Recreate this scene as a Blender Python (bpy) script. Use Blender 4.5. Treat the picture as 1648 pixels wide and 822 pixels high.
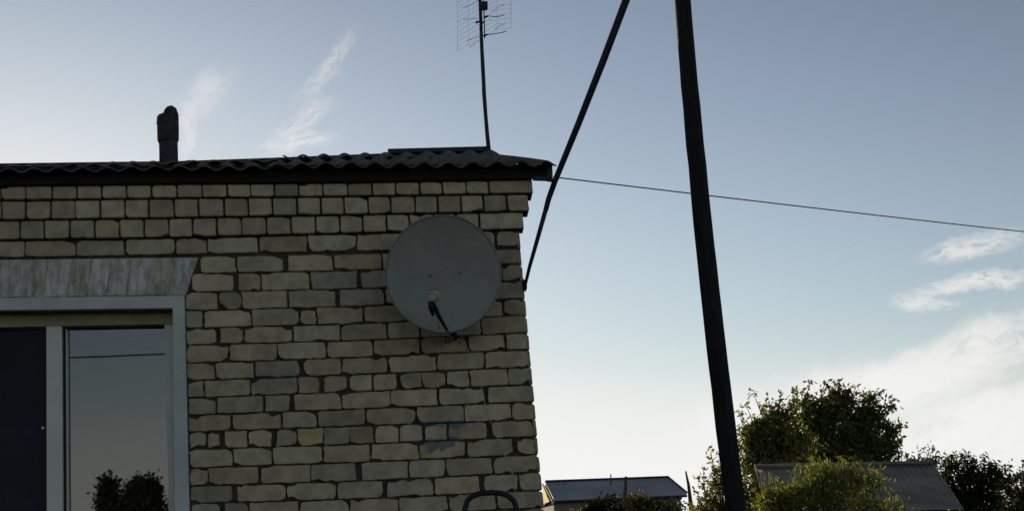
import bpy, bmesh, math, random
from mathutils import Vector, Matrix, noise
random.seed(7)
sc = bpy.context.scene
for o in list(bpy.data.objects): bpy.data.objects.remove(o)
R_ = math.radians
COL = sc.collection
# ------------------------------------------------------------------ camera
F, CX, CY = 2000.0, 824.0, 411.0          # lens in photo pixels
PHI = math.atan(.06); PIT = math.atan(455*math.cos(PHI)/F)
r0 = Vector((1,0,0)); u0 = Vector((0,-math.sin(PIT),math.cos(PIT))); fw = Vector((0,math.cos(PIT),math.sin(PIT)))
rt = math.cos(PHI)*r0-math.sin(PHI)*u0; up = math.sin(PHI)*r0+math.cos(PHI)*u0
CAM = Vector((0,0,1.6))
cd = bpy.data.cameras.new('camera'); cam = bpy.data.objects.new('camera', cd); COL.objects.link(cam)
m = Matrix((rt, up, -fw)).transposed().to_4x4(); m.translation = CAM; cam.matrix_world = m
cd.sensor_width = 36; cd.lens = 36*F/1648; cd.clip_end = 6000; cd.clip_start = .05
sc.camera = cam
def ray(x, y): return fw+(x-CX)/F*rt-(y-CY)/F*up
def at(x, y, Y):
    r = ray(x, y); return CAM+r*(Y/r.y)
# ------------------------------------------------------------------ sky and sun
SUN_AZ, SUN_EL = -24.0, 8.0               # degrees from +Y (negative: left), above the horizon
SKY, EXPO = 0.10, 0.55
w = bpy.data.worlds.new('World'); sc.world = w; w.use_nodes = True
nt = w.node_tree; nt.nodes.clear()
def N(tree, typ, **k):
    n = tree.nodes.new(typ)
    for a, b in k.items():
        if a == 'ins':
            for i, v in b.items(): n.inputs[i].default_value = v
        else: setattr(n, a, b)
    return n
L = nt.links.new
sky = N(nt, 'ShaderNodeTexSky', sky_type='NISHITA', sun_disc=False)
sky.sun_elevation = R_(SUN_EL); sky.sun_rotation = R_(SUN_AZ)
sky.air_density = 1.0; sky.dust_density = 0.3; sky.ozone_density = 2.0; sky.altitude = 100
tc = N(nt, 'ShaderNodeTexCoord')
def vmath(tree, op, a, b=None, s=None):
    n = N(tree, 'ShaderNodeVectorMath', operation=op)
    tree.links.new(a, n.inputs[0])
    if b is not None:
        if hasattr(b, 'is_output'): tree.links.new(b, n.inputs[1])
        else: n.inputs[1].default_value = b
    if s is not None: n.inputs['Scale'].default_value = s
    return n.outputs['Value'] if op in ('DOT_PRODUCT','LENGTH','DISTANCE') else n.outputs[0]
def mth(tree, op, a, b=0.0, c=None, clamp=False):
    n = N(tree, 'ShaderNodeMath', operation=op, use_clamp=clamp)
    for i, v in enumerate((a, b) if c is None else (a, b, c)):
        if hasattr(v, 'is_output'): tree.links.new(v, n.inputs[i])
        else: n.inputs[i].default_value = v
    return n.outputs[0]
def mapr(tree, v, a, b, c=0.0, d=1.0, smooth=True):
    n = N(tree, 'ShaderNodeMapRange', interpolation_type='SMOOTHSTEP' if smooth else 'LINEAR')
    tree.links.new(v, n.inputs[0])
    for i, x in zip((1,2,3,4), (a,b,c,d)): n.inputs[i].default_value = x
    return n.outputs[0]
dirv = tc.outputs['Generated']
# a touch more contrast between the bright low sky and the deep upper sky
lo_sky = vmath(nt, 'SCALE', sky.outputs[0], s=.22)
gm = N(nt, 'ShaderNodeGamma', ins={'Gamma':1.78}); L(lo_sky, gm.inputs['Color'])
hs = N(nt, 'ShaderNodeHueSaturation', ins={'Saturation':.51,'Value':4.65}); L(gm.outputs[0], hs.inputs['Color'])
# thin cirrus: stretched noise gathered in patches of the sky, each patch a direction
def nz(tree, vec, scale, detail=5, rough=.6, dist=0.0):
    n = N(tree, 'ShaderNodeTexNoise', ins={'Scale':scale,'Detail':detail,'Roughness':rough,'Distortion':dist})
    tree.links.new(vec, n.inputs['Vector']); return n.outputs[0]
def patch(x, y, rx, ry, ang, power, seed):
    """a soft elliptical cloud bank round one sky direction (azimuth/elevation frame)"""
    c = ray(x, y).normalized(); e = Vector((c.y,-c.x,0)).normalized(); n = e.cross(c).normalized()
    a = R_(ang); e2 = math.cos(a)*e+math.sin(a)*n; n2 = -math.sin(a)*e+math.cos(a)*n
    warp = N(nt, 'ShaderNodeTexNoise', ins={'Scale':14.0+seed,'Detail':4.0,'Roughness':.6}); L(dirv, warp.inputs['Vector'])
    wv = vmath(nt, 'SCALE', vmath(nt, 'SUBTRACT', warp.outputs['Color'], (.5,.5,.5)), s=.035)
    dv = vmath(nt, 'ADD', dirv, wv)
    dx = mth(nt, 'DIVIDE', mth(nt, 'SUBTRACT', vmath(nt, 'DOT_PRODUCT', dv, tuple(e2)), e2.dot(c)), rx/F)
    dy = mth(nt, 'DIVIDE', mth(nt, 'SUBTRACT', vmath(nt, 'DOT_PRODUCT', dv, tuple(n2)), n2.dot(c)), ry/F)
    front = mapr(nt, vmath(nt, 'DOT_PRODUCT', dirv, tuple(c)), .7, .8)
    d = mth(nt, 'SQRT', mth(nt, 'ADD', mth(nt, 'MULTIPLY', dx, dx), mth(nt, 'MULTIPLY', dy, dy)))
    f = mapr(nt, d, 1.15, .1)
    st = N(nt, 'ShaderNodeCombineXYZ')
    L(mth(nt, 'MULTIPLY', dx, rx/ry*.45), st.inputs[0]); L(mth(nt, 'MULTIPLY', dy, 1.3), st.inputs[1]); st.inputs[2].default_value = seed
    k = mapr(nt, nz(nt, st.outputs[0], 1.6, 6, .58, .0), .25, .60)
    return mth(nt, 'MULTIPLY', mth(nt, 'MULTIPLY', mth(nt, 'MULTIPLY', f, k), front), power)
banks = [patch(1540,580,230,50,17,1.2,1), patch(1640,655,300,45,12,.9,2), patch(1330,650,260,60,8,.8,8), patch(1600,720,320,40,8,.6,13), patch(1560,392,85,20,4,.85,3), patch(1575,455,120,17,4,.9,4),
         patch(1485,490,55,12,-8,.6,5), patch(335,150,66,34,42,.33,6), patch(300,215,45,20,75,.3,12), patch(525,110,85,15,56,.36,7), patch(490,190,62,22,35,.36,9), patch(480,232,70,17,5,.45,10)]
tot = banks[0]
for b in banks[1:]: tot = mth(nt, 'ADD', tot, b)
sep = N(nt, 'ShaderNodeSeparateXYZ'); L(dirv, sep.inputs[0])
lowhaze = mth(nt, 'MULTIPLY', mapr(nt, sep.outputs[2], .17, .01), .35)
tot = mth(nt, 'MINIMUM', mth(nt, 'ADD', tot, lowhaze), 1.0)
gray = N(nt, 'ShaderNodeRGBToBW'); L(hs.outputs[0], gray.inputs[0])
cl = N(nt, 'ShaderNodeMix', data_type='RGBA', ins={0:1.0}); 
cloudcol = N(nt, 'ShaderNodeMix', data_type='RGBA', blend_type='MULTIPLY', ins={0:1.0, 7:(1.0,.985,.94,1)})
L(gray.outputs[0], cloudcol.inputs[6])
brt = N(nt, 'ShaderNodeVectorMath', operation='SCALE'); brt.inputs['Scale'].default_value = 2.1
L(cloudcol.outputs[2], brt.inputs[0])
L(tot, cl.inputs[0]); L(hs.outputs[0], cl.inputs[6]); L(brt.outputs[0], cl.inputs[7])
# soft shoulder so that the low sky stays just short of white
g3 = N(nt, 'ShaderNodeGamma', ins={'Gamma':3.0}); L(vmath(nt, 'SCALE', cl.outputs[2], s=1/6.3), g3.inputs['Color'])
g4 = N(nt, 'ShaderNodeGamma', ins={'Gamma':1/3}); L(vmath(nt, 'ADD', g3.outputs[0], (1,1,1)), g4.inputs['Color'])
bg = N(nt, 'ShaderNodeBackground', ins={'Strength':SKY}); L(vmath(nt, 'DIVIDE', cl.outputs[2], g4.outputs[0]), bg.inputs[0])
ow = N(nt, 'ShaderNodeOutputWorld'); L(bg.outputs[0], ow.inputs[0])
sl = bpy.data.lights.new('sun', 'SUN'); sl.energy = 3.2; sl.angle = R_(.6); sl.color = (1,.80,.55)
so = bpy.data.objects.new('sun', sl); COL.objects.link(so)
sd = Vector((math.sin(R_(SUN_AZ))*math.cos(R_(SUN_EL)), math.cos(R_(SUN_AZ))*math.cos(R_(SUN_EL)), math.sin(R_(SUN_EL))))
so.rotation_euler = sd.to_track_quat('Z','Y').to_euler(); so.location = sd*50
vs = sc.view_settings; vs.view_transform = 'Standard'; vs.look = 'None'; vs.gamma = 1; vs.exposure = EXPO; vs.use_curve_mapping = False
sc.render.engine = 'CYCLES'
# ------------------------------------------------------------------ helpers
def wloc(p):
    v = Vector((0,0,0))
    while p is not None: v += p.location; p = p.parent
    return v
def obj(name, bm, mats, parent=None, label=None, smooth=False):
    me = bpy.data.meshes.new(name); 
    if smooth:
        for f in bm.faces: f.smooth = True
    bm.to_mesh(me); bm.free()
    o = bpy.data.objects.new(name, me); COL.objects.link(o)
    for mt in (mats if isinstance(mats, (list, tuple)) else [mats]): me.materials.append(mt)
    if parent is not None: me.transform(Matrix.Translation(-wloc(parent))); o.parent = parent
    if label: o['label'] = label
    return o
def tag(o, label, cat, group=None):
    o['label'] = label; o['category'] = cat
    if group: o['group'] = group
    return o
def struct(o): o['kind'] = 'structure'; return o
def thing(name, loc, label, cat, group=None):
    o = bpy.data.objects.new(name, None); COL.objects.link(o); o.location = loc; o.empty_display_size = .2
    return tag(o, label, cat, group)
def own(o, base, label, cat, group=None):
    """a thing made of one mesh: origin moved to its base"""
    o.data.transform(Matrix.Translation(-Vector(base))); o.location = base; return tag(o, label, cat, group)
def quad(bm, *p, mi=0):
    f = bm.faces.new([bm.verts.new(q) for q in p]); f.material_index = mi; return f
def slab(bm, fr, u0_, u1_, w0_, w1_, n0_, n1_, mi=0):
    v = [bm.verts.new(fr(u, w_, n)) for n in (n0_, n1_) for (u, w_) in ((u0_,w0_),(u1_,w0_),(u1_,w1_),(u0_,w1_))]
    for q in ((3,2,1,0),(4,5,6,7),(0,1,5,4),(1,2,6,5),(2,3,7,6),(3,0,4,7)):
        bm.faces.new([v[i] for i in q]).material_index = mi
def hexa(bm, a, b, mi=0):
    """solid between two quads of points"""
    v = [bm.verts.new(p) for p in list(a)+list(b)]; n = len(a)
    bm.faces.new(v[:n][::-1]).material_index = mi; bm.faces.new(v[n:]).material_index = mi
    for i in range(n): bm.faces.new((v[i], v[(i+1)%n], v[n+(i+1)%n], v[n+i])).material_index = mi
def tube(bm, pts, rad, seg=10, wob=0.0, cap=True, mi=0):
    pts = [Vector(p) for p in pts]; n = len(pts)
    if not isinstance(rad, (list, tuple)): rad = [rad]*n
    rings = []; ref = None
    for i, p in enumerate(pts):
        t = (pts[min(i+1, n-1)]-pts[max(i-1, 0)]).normalized()
        if ref is None: ref = t.orthogonal().normalized()
        ref = (ref-t*ref.dot(t)).normalized(); b = t.cross(ref)
        rr = []
        for k in range(seg):
            a = 2*math.pi*k/seg; r = rad[i]
            if wob: r *= 1+wob*noise.noise(Vector((k*.9, i*.7, p.x*3)))
            rr.append(bm.verts.new(p+(ref*math.cos(a)+b*math.sin(a))*r))
        rings.append(rr)
    for i in range(n-1):
        for k in range(seg):
            f = bm.faces.new((rings[i][k], rings[i][(k+1)%seg], rings[i+1][(k+1)%seg], rings[i+1][k])); f.smooth = True; f.material_index = mi
    if cap: bm.faces.new(rings[0][::-1]).material_index = mi; bm.faces.new(rings[-1]).material_index = mi
def lerp(a, b, t): return a+(b-a)*t
def pl(pts, x):
    """piecewise linear, extrapolating"""
    for i in range(len(pts)-1):
        if x <= pts[i+1][0] or i == len(pts)-2:
            (a, ya), (b, yb) = pts[i], pts[i+1]; return ya+(yb-ya)*(x-a)/(b-a)
# ------------------------------------------------------------------ materials
def mat(name, col, rough=.8, var=.25, vscale=6.0, bump=.3, bscale=60.0, bdist=.004, attr=False, metal=0.0, spots=0.0, spotcol=None, spec=.3, stretch=(1,1,1), extra=None, col2=None):
    mt = bpy.data.materials.new(name); mt.use_nodes = True; t = mt.node_tree; t.nodes.clear(); l = t.links.new
    out = N(t, 'ShaderNodeOutputMaterial'); p = N(t, 'ShaderNodeBsdfPrincipled')
    p.inputs['Roughness'].default_value = rough; p.inputs['Metallic'].default_value = metal; p.inputs['Specular IOR Level'].default_value = spec
    l(p.outputs[0], out.inputs[0])
    co = N(t, 'ShaderNodeTexCoord'); mp = N(t, 'ShaderNodeMapping'); mp.inputs['Scale'].default_value = stretch
    l(co.outputs['Object'], mp.inputs[0]); v = mp.outputs[0]
    n1 = nz(t, v, vscale, 6, .65)
    mx = N(t, 'ShaderNodeMix', data_type='RGBA')
    c = Vector(col); c2 = Vector(col2) if col2 else c*(1+var)
    mx.inputs[6].default_value = (*(c*(1-var)), 1); mx.inputs[7].default_value = (*c2, 1)
    l(mapr(t, n1, .3, .7), mx.inputs[0]); c_out = mx.outputs[2]
    if attr:
        at_ = N(t, 'ShaderNodeAttribute', attribute_name='tone')
        mm = N(t, 'ShaderNodeMix', data_type='RGBA', blend_type='MULTIPLY'); mm.inputs[0].default_value = 1
        l(c_out, mm.inputs[6]); l(at_.outputs['Color'], mm.inputs[7]); c_out = mm.outputs[2]
    if spots:
        ms = N(t, 'ShaderNodeMix', data_type='RGBA'); sp = nz(t, v, vscale*4.2, 4, .7)
        l(mth(t, 'MULTIPLY', mapr(t, sp, .60, .72), spots), ms.inputs[0]); l(c_out, ms.inputs[6]); ms.inputs[7].default_value = (*(spotcol or (.03,.03,.025)), 1); c_out = ms.outputs[2]
    if extra: c_out = extra(t, co, c_out)
    l(c_out, p.inputs['Base Color'])
    if bump:
        b = N(t, 'ShaderNodeBump', ins={'Strength':bump,'Distance':bdist}); l(nz(t, v, bscale, 5, .6), b.inputs['Height']); l(b.outputs[0], p.inputs['Normal'])
    return mt
HOUSE = Vector((-1.5, 6.75, 0))
# wall frame found from the brick courses
U = Vector((.99790,.06296,-.01496)); W = Vector((-.02532,-.00428,.99967)); O = Vector((.0617,6.8354,2.4824)); NN = U.cross(W).normalized()
PITCH = .0958
def fr(u, w_, n=0.0): return O+U*u+W*w_+NN*n
def inv(x, y, n=0.0):
    r = ray(x, y); o2 = O+NN*n; d = (o2-CAM).dot(NN)/r.dot(NN); P = CAM+r*d-o2
    uw = U.dot(W); a, b = P.dot(U), P.dot(W); det = 1-uw*uw
    return ((a-uw*b)/det, (b-uw*a)/det)
def wpx(x, y, n=0.0):
    a, b = inv(x, y, n); return fr(a, b, n)
def paint_smear(t, co, c_in):
    """a teal brush smear left on a few bricks"""
    out = c_in
    for (x, y, sx, sy) in ((712,712,42,9),(722,683,48,5),(700,722,20,5),(722,696,26,16)):
        c = wpx(x, y)-HOUSE
        wp_ = N(t, 'ShaderNodeTexNoise', ins={'Scale':22.0,'Detail':5.0,'Roughness':.7}); t.links.new(co.outputs['Object'], wp_.inputs['Vector'])
        d0 = vmath(t, 'ADD', co.outputs['Object'], vmath(t, 'SCALE', vmath(t, 'SUBTRACT', wp_.outputs['Color'], (.5,.5,.5)), s=.13))
        d1 = vmath(t, 'SUBTRACT', d0, tuple(c)); k = .0033
        d2 = vmath(t, 'MULTIPLY', d1, (1/(sx*k), 0, 1/(sy*k)))
        f = mapr(t, vmath(t, 'LENGTH', d2), 1.0, .75)
        op = .25 if sy > 12 else .65
        mx = N(t, 'ShaderNodeMix', data_type='RGBA'); t.links.new(mth(t, 'MULTIPLY', f, op), mx.inputs[0]); t.links.new(out, mx.inputs[6]); mx.inputs[7].default_value = (.050,.10,.115,1); out = mx.outputs[2]
    return out
M_brick = mat('silicate_brick', (.402,.352,.243), .9, .22, 11, .5, 120, .003, attr=True, spots=.5, spotcol=(.10,.09,.065), extra=paint_smear)
M_mortar = mat('mortar', (.062,.050,.033), .95, .4, 14, .9, 45, .012, extra=paint_smear, spots=.35, spotcol=(.05,.045,.035))
M_lintel = mat('whitewashed_brick', (.40,.375,.32), .9, .25, 9, .5, 90, .003, attr=True, spots=.55, spotcol=(.13,.11,.085), stretch=(3.2,3.2,1.1), col2=(.62,.61,.56))
M_plaster = mat('pale_painted_plaster', (.50,.525,.50), .85, .10, 4, .3, 60, .002, spots=.25, spotcol=(.30,.33,.31))
M_pvc = mat('white_plastic_frame', (.60,.62,.55), .45, .06, 3, .05, 40, .001, spots=.2, spotcol=(.36,.38,.33))
M_foam = mat('yellowed_foam', (.14,.12,.06), .9, .4, 8, .6, 40, .006)
M_head = mat('shaded_head_rail', (.27,.25,.15), .7, .25, 5, .2)  # white frame rail coloured darker olive, the reveal's shade painted in
M_gasket = mat('black_gasket', (.01,.01,.014), .6, .1)
M_room = mat('dim_room_plaster', (.20,.19,.17), .9, .1)
M_net = mat('dark_insect_screen', (.016,.019,.026), .75, .25, 2, .4, 400, .001)
M_tar = mat('dark_fascia_board', (.011,.010,.008), .85, .5, 3, .6, 40, .004, stretch=(1,6,14), spots=.7, spotcol=(.060,.050,.032))
M_slate = mat('weathered_corrugated_sheet', (.105,.10,.08), .95, .35, 7, .6, 70, .004, spots=.6, spotcol=(.045,.055,.03))
M_ridge = mat('dark_ridge_metal', (.022,.024,.038), .6, .3, 5, .2)
M_chim = mat('sooty_stove_pipe', (.035,.034,.040), .85, .5, 12, .8, 50, .008)
M_dish = mat('dull_grey_dish_paint', (.232,.238,.205), .5, .16, 2.2, .12, 25, .002, spots=.35, spotcol=(.10,.11,.11))
M_rim = mat('dish_rim_paint', (.17,.18,.17), .5, .2, 6, .1)
M_dark = mat('blackened_metal', (.012,.012,.014), .55, .3, 12, .2)
M_steel = mat('galvanised_steel', (.20,.21,.20), .5, .25, 20, .15, metal=.3)
M_mast = mat('rusty_dark_steel', (.018,.019,.032), .6, .4, 20, .3)
M_lnb = mat('yellowed_plastic', (.42,.40,.30), .5, .12, 10, .05)
M_cable = mat('pale_cable', (.45,.43,.36), .6, .1)
M_pole = mat('tarred_weathered_pole', (.014,.012,.012), .85, .6, 8, .9, 35, .008, stretch=(6,6,.6), spots=.5, spotcol=(.035,.03,.024))
def glass():
    mt = bpy.data.materials.new('window_glass'); mt.use_nodes = True; t = mt.node_tree; t.nodes.clear(); l = t.links.new
    out = N(t, 'ShaderNodeOutputMaterial'); tr = N(t, 'ShaderNodeBsdfTransparent', ins={0:(.75,.8,.8,1)}); g = N(t, 'ShaderNodeBsdfGlossy', ins={'Roughness':.012})
    fz = N(t, 'ShaderNodeFresnel', ins={'IOR':1.52}); mx = N(t, 'ShaderNodeMixShader')
    co = N(t, 'ShaderNodeTexCoord'); b = N(t, 'ShaderNodeBump', ins={'Strength':.05,'Distance':.002}); l(nz(t, co.outputs['Object'], 3.5, 1, .5), b.inputs['Height']); l(b.outputs[0], g.inputs['Normal'])
    l(mth(t, 'MULTIPLY', fz.outputs[0], 3.5, clamp=True), mx.inputs[0]); l(tr.outputs[0], mx.inputs[1]); l(g.outputs[0], mx.inputs[2]); l(mx.outputs[0], out.inputs[0]); return mt
M_glass = glass()
def leafmat(name, col, var=.35):
    mt = bpy.data.materials.new(name); mt.use_nodes = True; t = mt.node_tree; t.nodes.clear(); l = t.links.new
    out = N(t, 'ShaderNodeOutputMaterial'); d = N(t, 'ShaderNodeBsdfPrincipled', ins={'Roughness':.55}); tl = N(t, 'ShaderNodeBsdfTranslucent'); mx = N(t, 'ShaderNodeMixShader', ins={0:.50})
    at_ = N(t, 'ShaderNodeAttribute', attribute_name='tone'); mm = N(t, 'ShaderNodeMix', data_type='RGBA', blend_type='MULTIPLY'); mm.inputs[0].default_value = 1; mm.inputs[6].default_value = (*col, 1)
    l(at_.outputs['Color'], mm.inputs[7]); l(mm.outputs[2], d.inputs['Base Color'])
    m2 = N(t, 'ShaderNodeVectorMath', operation='MULTIPLY'); m2.inputs[1].default_value = (1.5,1.5,.6); l(mm.outputs[2], m2.inputs[0]); l(m2.outputs[0], tl.inputs[0])
    l(d.outputs[0], mx.inputs[1]); l(tl.outputs[0], mx.inputs[2]); l(mx.outputs[0], out.inputs[0]); return mt
# ------------------------------------------------------------------ ground
M_ground = mat('grassy_yard_earth', (.055,.062,.028), .95, .4, .6, .8, 3, .05, spots=.5, spotcol=(.11,.09,.06))
bm = bmesh.new(); S = 2500.
quad(bm, (-S,-S,0), (S,-S,0), (S,S,0), (-S,S,0)); struct(obj('ground', bm, M_ground))
# ------------------------------------------------------------------ brick house
house = thing('brick_house', HOUSE, 'pale silicate brick house with corbelled eaves, corrugated roof and white-framed window', 'house')
class Bricks:
    """bricks and mortar of one wall face as one mesh"""
    def __init__(s): s.bm = bmesh.new(); s.tone = s.bm.loops.layers.float_color.new('tone')
    def brick(s, f, ul, ur, wb, wt, n0, prot, mi=0, tone=None, rough=1.0, shear=(0,0)):
        """ul/ur at bottom and top via shear; wb, wt functions of u"""
        rnd = random.random
        g = .0030
        ul += g+rnd()*.004; ur -= g+rnd()*.004
        if ur-ul < .02: return
        wid = ur-ul; cr = [.006+rnd()**2.6*.026*rough for _ in range(4)]
        bites = [(rnd() if rnd() < .25 else (rnd()*.16 if rnd() < .5 else 1-rnd()*.16), rnd() < .5, .012+rnd()*.028, .005+rnd()*.013) for _ in range(int(rnd()*3.2*rough))]
        wm = (wt((ul+ur)/2)-wb((ul+ur)/2))
        cr = [min(c, wid*.4, wm*.48) for c in cr]
        base = [(ul,0,cr[0],-1,-1),(ur,0,cr[1],1,-1),(ur,1,cr[2],1,1),(ul,1,cr[3],-1,1)]
        ring = []
        def P(u, t, du=0, dw=0):
            b = wb(u)+.0028; tt = wt(u)-.0052
            w_ = lerp(b, tt, t)+dw; return (u+du, w_)
        sidesn = max(2, int(wid/.03)); vn = 3
        def corner(u, t, c, sx, sy, rev):
            pts = []
            for k in range(4):
                a = math.pi/2*k/3
                cu, cw = (c*(1-math.cos(a)), c*(1-math.sin(a))) if not rev else (c*(1-math.sin(a)), c*(1-math.cos(a)))
                pts.append(P(u, t, -sx*cu, -sy*cw))
            return pts
        # walk anticlockwise from lower left
        order = [corner(*base[0], False)[::1], corner(*base[1], True), corner(*base[2], False), corner(*base[3], True)]
        c0, c1, c2, c3 = order
        ll = c0                 # from (c inward on u=0...) arranged below
        seq = []
        def add(p): seq.append(p)
        def seg(a, b, k):
            for i in range(1, k): add((lerp(a[0], b[0], i/k), lerp(a[1], b[1], i/k)))
        # c0: a=0 -> (0,c) left side; a=90 -> (c,0) bottom
        C0 = c0; C1 = c1; C2 = c2; C3 = c3
        for p in C0: add(p)
        seg(C0[-1], C1[0], sidesn)
        for p in C1: add(p)
        seg(C1[-1], C2[0], vn)
        for p in C2: add(p)
        seg(C2[-1], C3[0], sidesn)
        for p in C3: add(p)
        seg(C3[-1], C0[0], vn)
        um, wm_ = sum(p[0] for p in seq)/len(seq), sum(p[1] for p in seq)/len(seq)
        sd_ = rnd()*99; o_, i_ = [], []
        tn = (rnd()-.5)*.004
        for p in seq:
            q = Vector((p[0]*45, p[1]*45, sd_)); du = noise.noise(q)*.0045*rough; dw = noise.noise(q+Vector((7,3,1)))*.0038*rough
            u_, w_ = p[0]+du, p[1]+dw
            if shear != (0,0): u_ += lerp(shear[0], shear[1], (w_-wb(u_))/max(1e-3, wt(u_)-wb(u_)))
            q2 = q*.38; du += noise.noise(q2+Vector((0,9,2)))*.006*rough; dw += noise.noise(q2+Vector((5,0,8)))*.0028*rough
            for (bt, btop, brad, bdep) in bites:          # spots where trowelled mortar laps over the edge
                bu, bw = lerp(ul, ur, bt), (wt if btop else wb)(lerp(ul, ur, bt)); dd_ = math.hypot(u_-bu, (w_-bw)*1.3)
                if dd_ < brad: dw += (-1 if btop else 1)*bdep*(1-(dd_/brad)**2)
            u_, w_ = p[0]+du, p[1]+dw
            if shear != (0,0): u_ += lerp(shear[0], shear[1], .5)
            o_.append(s.bm.verts.new(f(u_, w_, n0)))
            cu, cw = um+(shear[0]+shear[1])/2, wm_
            ins = .0035
            iu = u_-math.copysign(min(ins, abs(u_-cu)), u_-cu); iw = w_-math.copysign(min(ins, abs(w_-cw)), w_-cw)
            i_.append((s.bm.verts.new(f(u_, w_, n0+prot*.86+tn)), s.bm.verts.new(f(iu, iw, n0+prot+tn+noise.noise(q*.5)*.0015))))
        cvt = s.bm.verts.new(f(cu, cw, n0+prot+tn+(rnd()-.5)*.002))
        if tone is None:
            t_ = .82+.34*rnd(); wv = (rnd()-.5)*.08
            if rnd() < .06: t_ *= .8
            tone = (t_*(1+wv), t_, t_*(1-wv*1.3), 1)
        n = len(seq)
        for k in range(n):
            j = (k+1) % n
            for q in ((o_[k],o_[j],i_[j][0],i_[k][0]), (i_[k][0],i_[j][0],i_[j][1],i_[k][1]), (i_[k][1],i_[j][1],cvt)):
                try: fc = s.bm.faces.new(q)
                except ValueError: continue
                fc.material_index = mi; fc.smooth = len(q) == 4
                for lp in fc.loops: lp[s.tone] = tone
def K(x0, X, s_=5.48): return [x0+v/s_ for v in X]
# course lines in photo pixels (index = course number whose underside it is)
LINES = {0:[(0,299.5),(290,296),(590,293.6),(857,288.5)],
 1:[(0,321),(290,317.4),(590,314.2),(852,310.1)], 2:[(0,353),(290,349),(590,343.5),(848,339)], 3:[(0,385),(290,380.8),(590,373),(842,367.6)],
 4:[(0,414),(290,409),(590,403.2),(836,395.9)], 5:[(290,440.5),(590,434),(838,423.7)], 6:[(298,470),(590,463.9),(840,451)], 7:[(298,499.5),(590,492),(842,479.4)],
 8:[(298,527.7),(590,520),(844,506.3)], 9:[(298,554.6),(590,547),(847,534.9)], 10:[(298,583.8),(590,574),(850,561.5)], 11:[(298,612),(590,601.3),(852,590)],
 12:[(298,639.8),(590,628.7),(854,618.3)], 13:[(298,667.8),(590,656.6),(857,646)], 14:[(303,694.8),(590,684),(860,674.8)], 15:[(303,722.6),(590,713.6),(862,702)],
 16:[(303,752.3),(590,742.6),(864,730.4)], 17:[(303,781.5),(590,773),(867,758.9)], 18:[(303,809.8),(590,801.6),(871,788)]}
JO = {1:K(0,[5,225,455,675,893,1115,1335,1560])+K(290,[190,415,620,830,1040,1258,1475])+K(580,[103,310,522,722,930,1135,1525]),
 2:K(0,[10,222,445,660,880,1100,1310,1530])+K(290,[160,385,598,815,1028,1238,1445])+K(580,[65,268,480,680,885,1085,1292,1490]),
 3:K(0,[172,388,610,835,1053,1268,1487])+K(290,[108,322,540,757,975,1190,1403,1612])+K(580,[228,432,638,844,1050,1445]),
 4:[41,122,201.3,282,333,415,495,573,652,727,797,836.3],
 5:[380.3,458.8,536.4,614.7,692,762,836], 6:[379.4,420.5,499,577.4,655,733,808,838.5], 7:[351,388.5,463.4,542.7,619.2,697,773,842],
 8:[327,404.6,482,510,585.5,663,740,810,843], 9:[351,391.8,470.3,548.2,623.8,676,775,846.5], 10:[368,446.6,524.5,602,676.7,752.4,813.6,848],
 11:[346.2,409.5,485.3,549,625,702.3,779.5,851], 12:[328.7,402.8,478.9,517.2,560,599.2,642,678.5,717.8,756,817.8,853],
 13:[347.5,425,469.7,550,628.4,705.5,782.2,856.5], 14:[373,453.3,509.9,589,670,747,823.6,859.2], 15:[333.4,356.6,398.6,440.5,478,520.8,562.3,602.3,642,681.3,720,788,860],
 16:[375.4,438.7,519,596.4,674.5,749.7,829.6,862.5], 17:[336,417.7,499.9,577.5,657.6,716.9,793.5,865.6], 18:[377.6,460.6,541.5,618.7,699,776.2,834.6,869], 19:[356.6,399.5,480.7,561,641,720.5,798,872]}
WIDE = {(6,379.4),(6,577.4),(9,351),(11,485.3),(12,517.2),(12,642),(13,469.7),(13,782.2),(15,356.6),(15,440.5),(15,788),(16,829.6),(17,577.5),(18,377.6),(19,356.6),(5,458.8),(7,542.7),(18,776.2),(18,618.7)}
PROT = {1:.085, 2:.058, 3:.030}
HB = Bricks()
def wline(k, n):
    pts = LINES[k]; q = [inv(x, y, n) for x, y in pts]
    return lambda u: pl(q, u)
wl18 = wline(18, 0)
def gline(j): return lambda u: lerp(wl18(u), 1, 0)-(j-18)*.0935+ (j-18)*.0004*u
UL = inv(-120, 600)[0]           # left side of the window opening
UR = inv(281, 600)[0]
BAND = .072
uRo, uLo = inv(300, 600)[0], UL-BAND
WT = inv(140, 497.5)[1]; WBOT = WT-1.36
UEND = -4.6
JD = .020                      # joint depth
def unders(k, n): return wline(k, n) if k <= 18 else gline(k)
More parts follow.
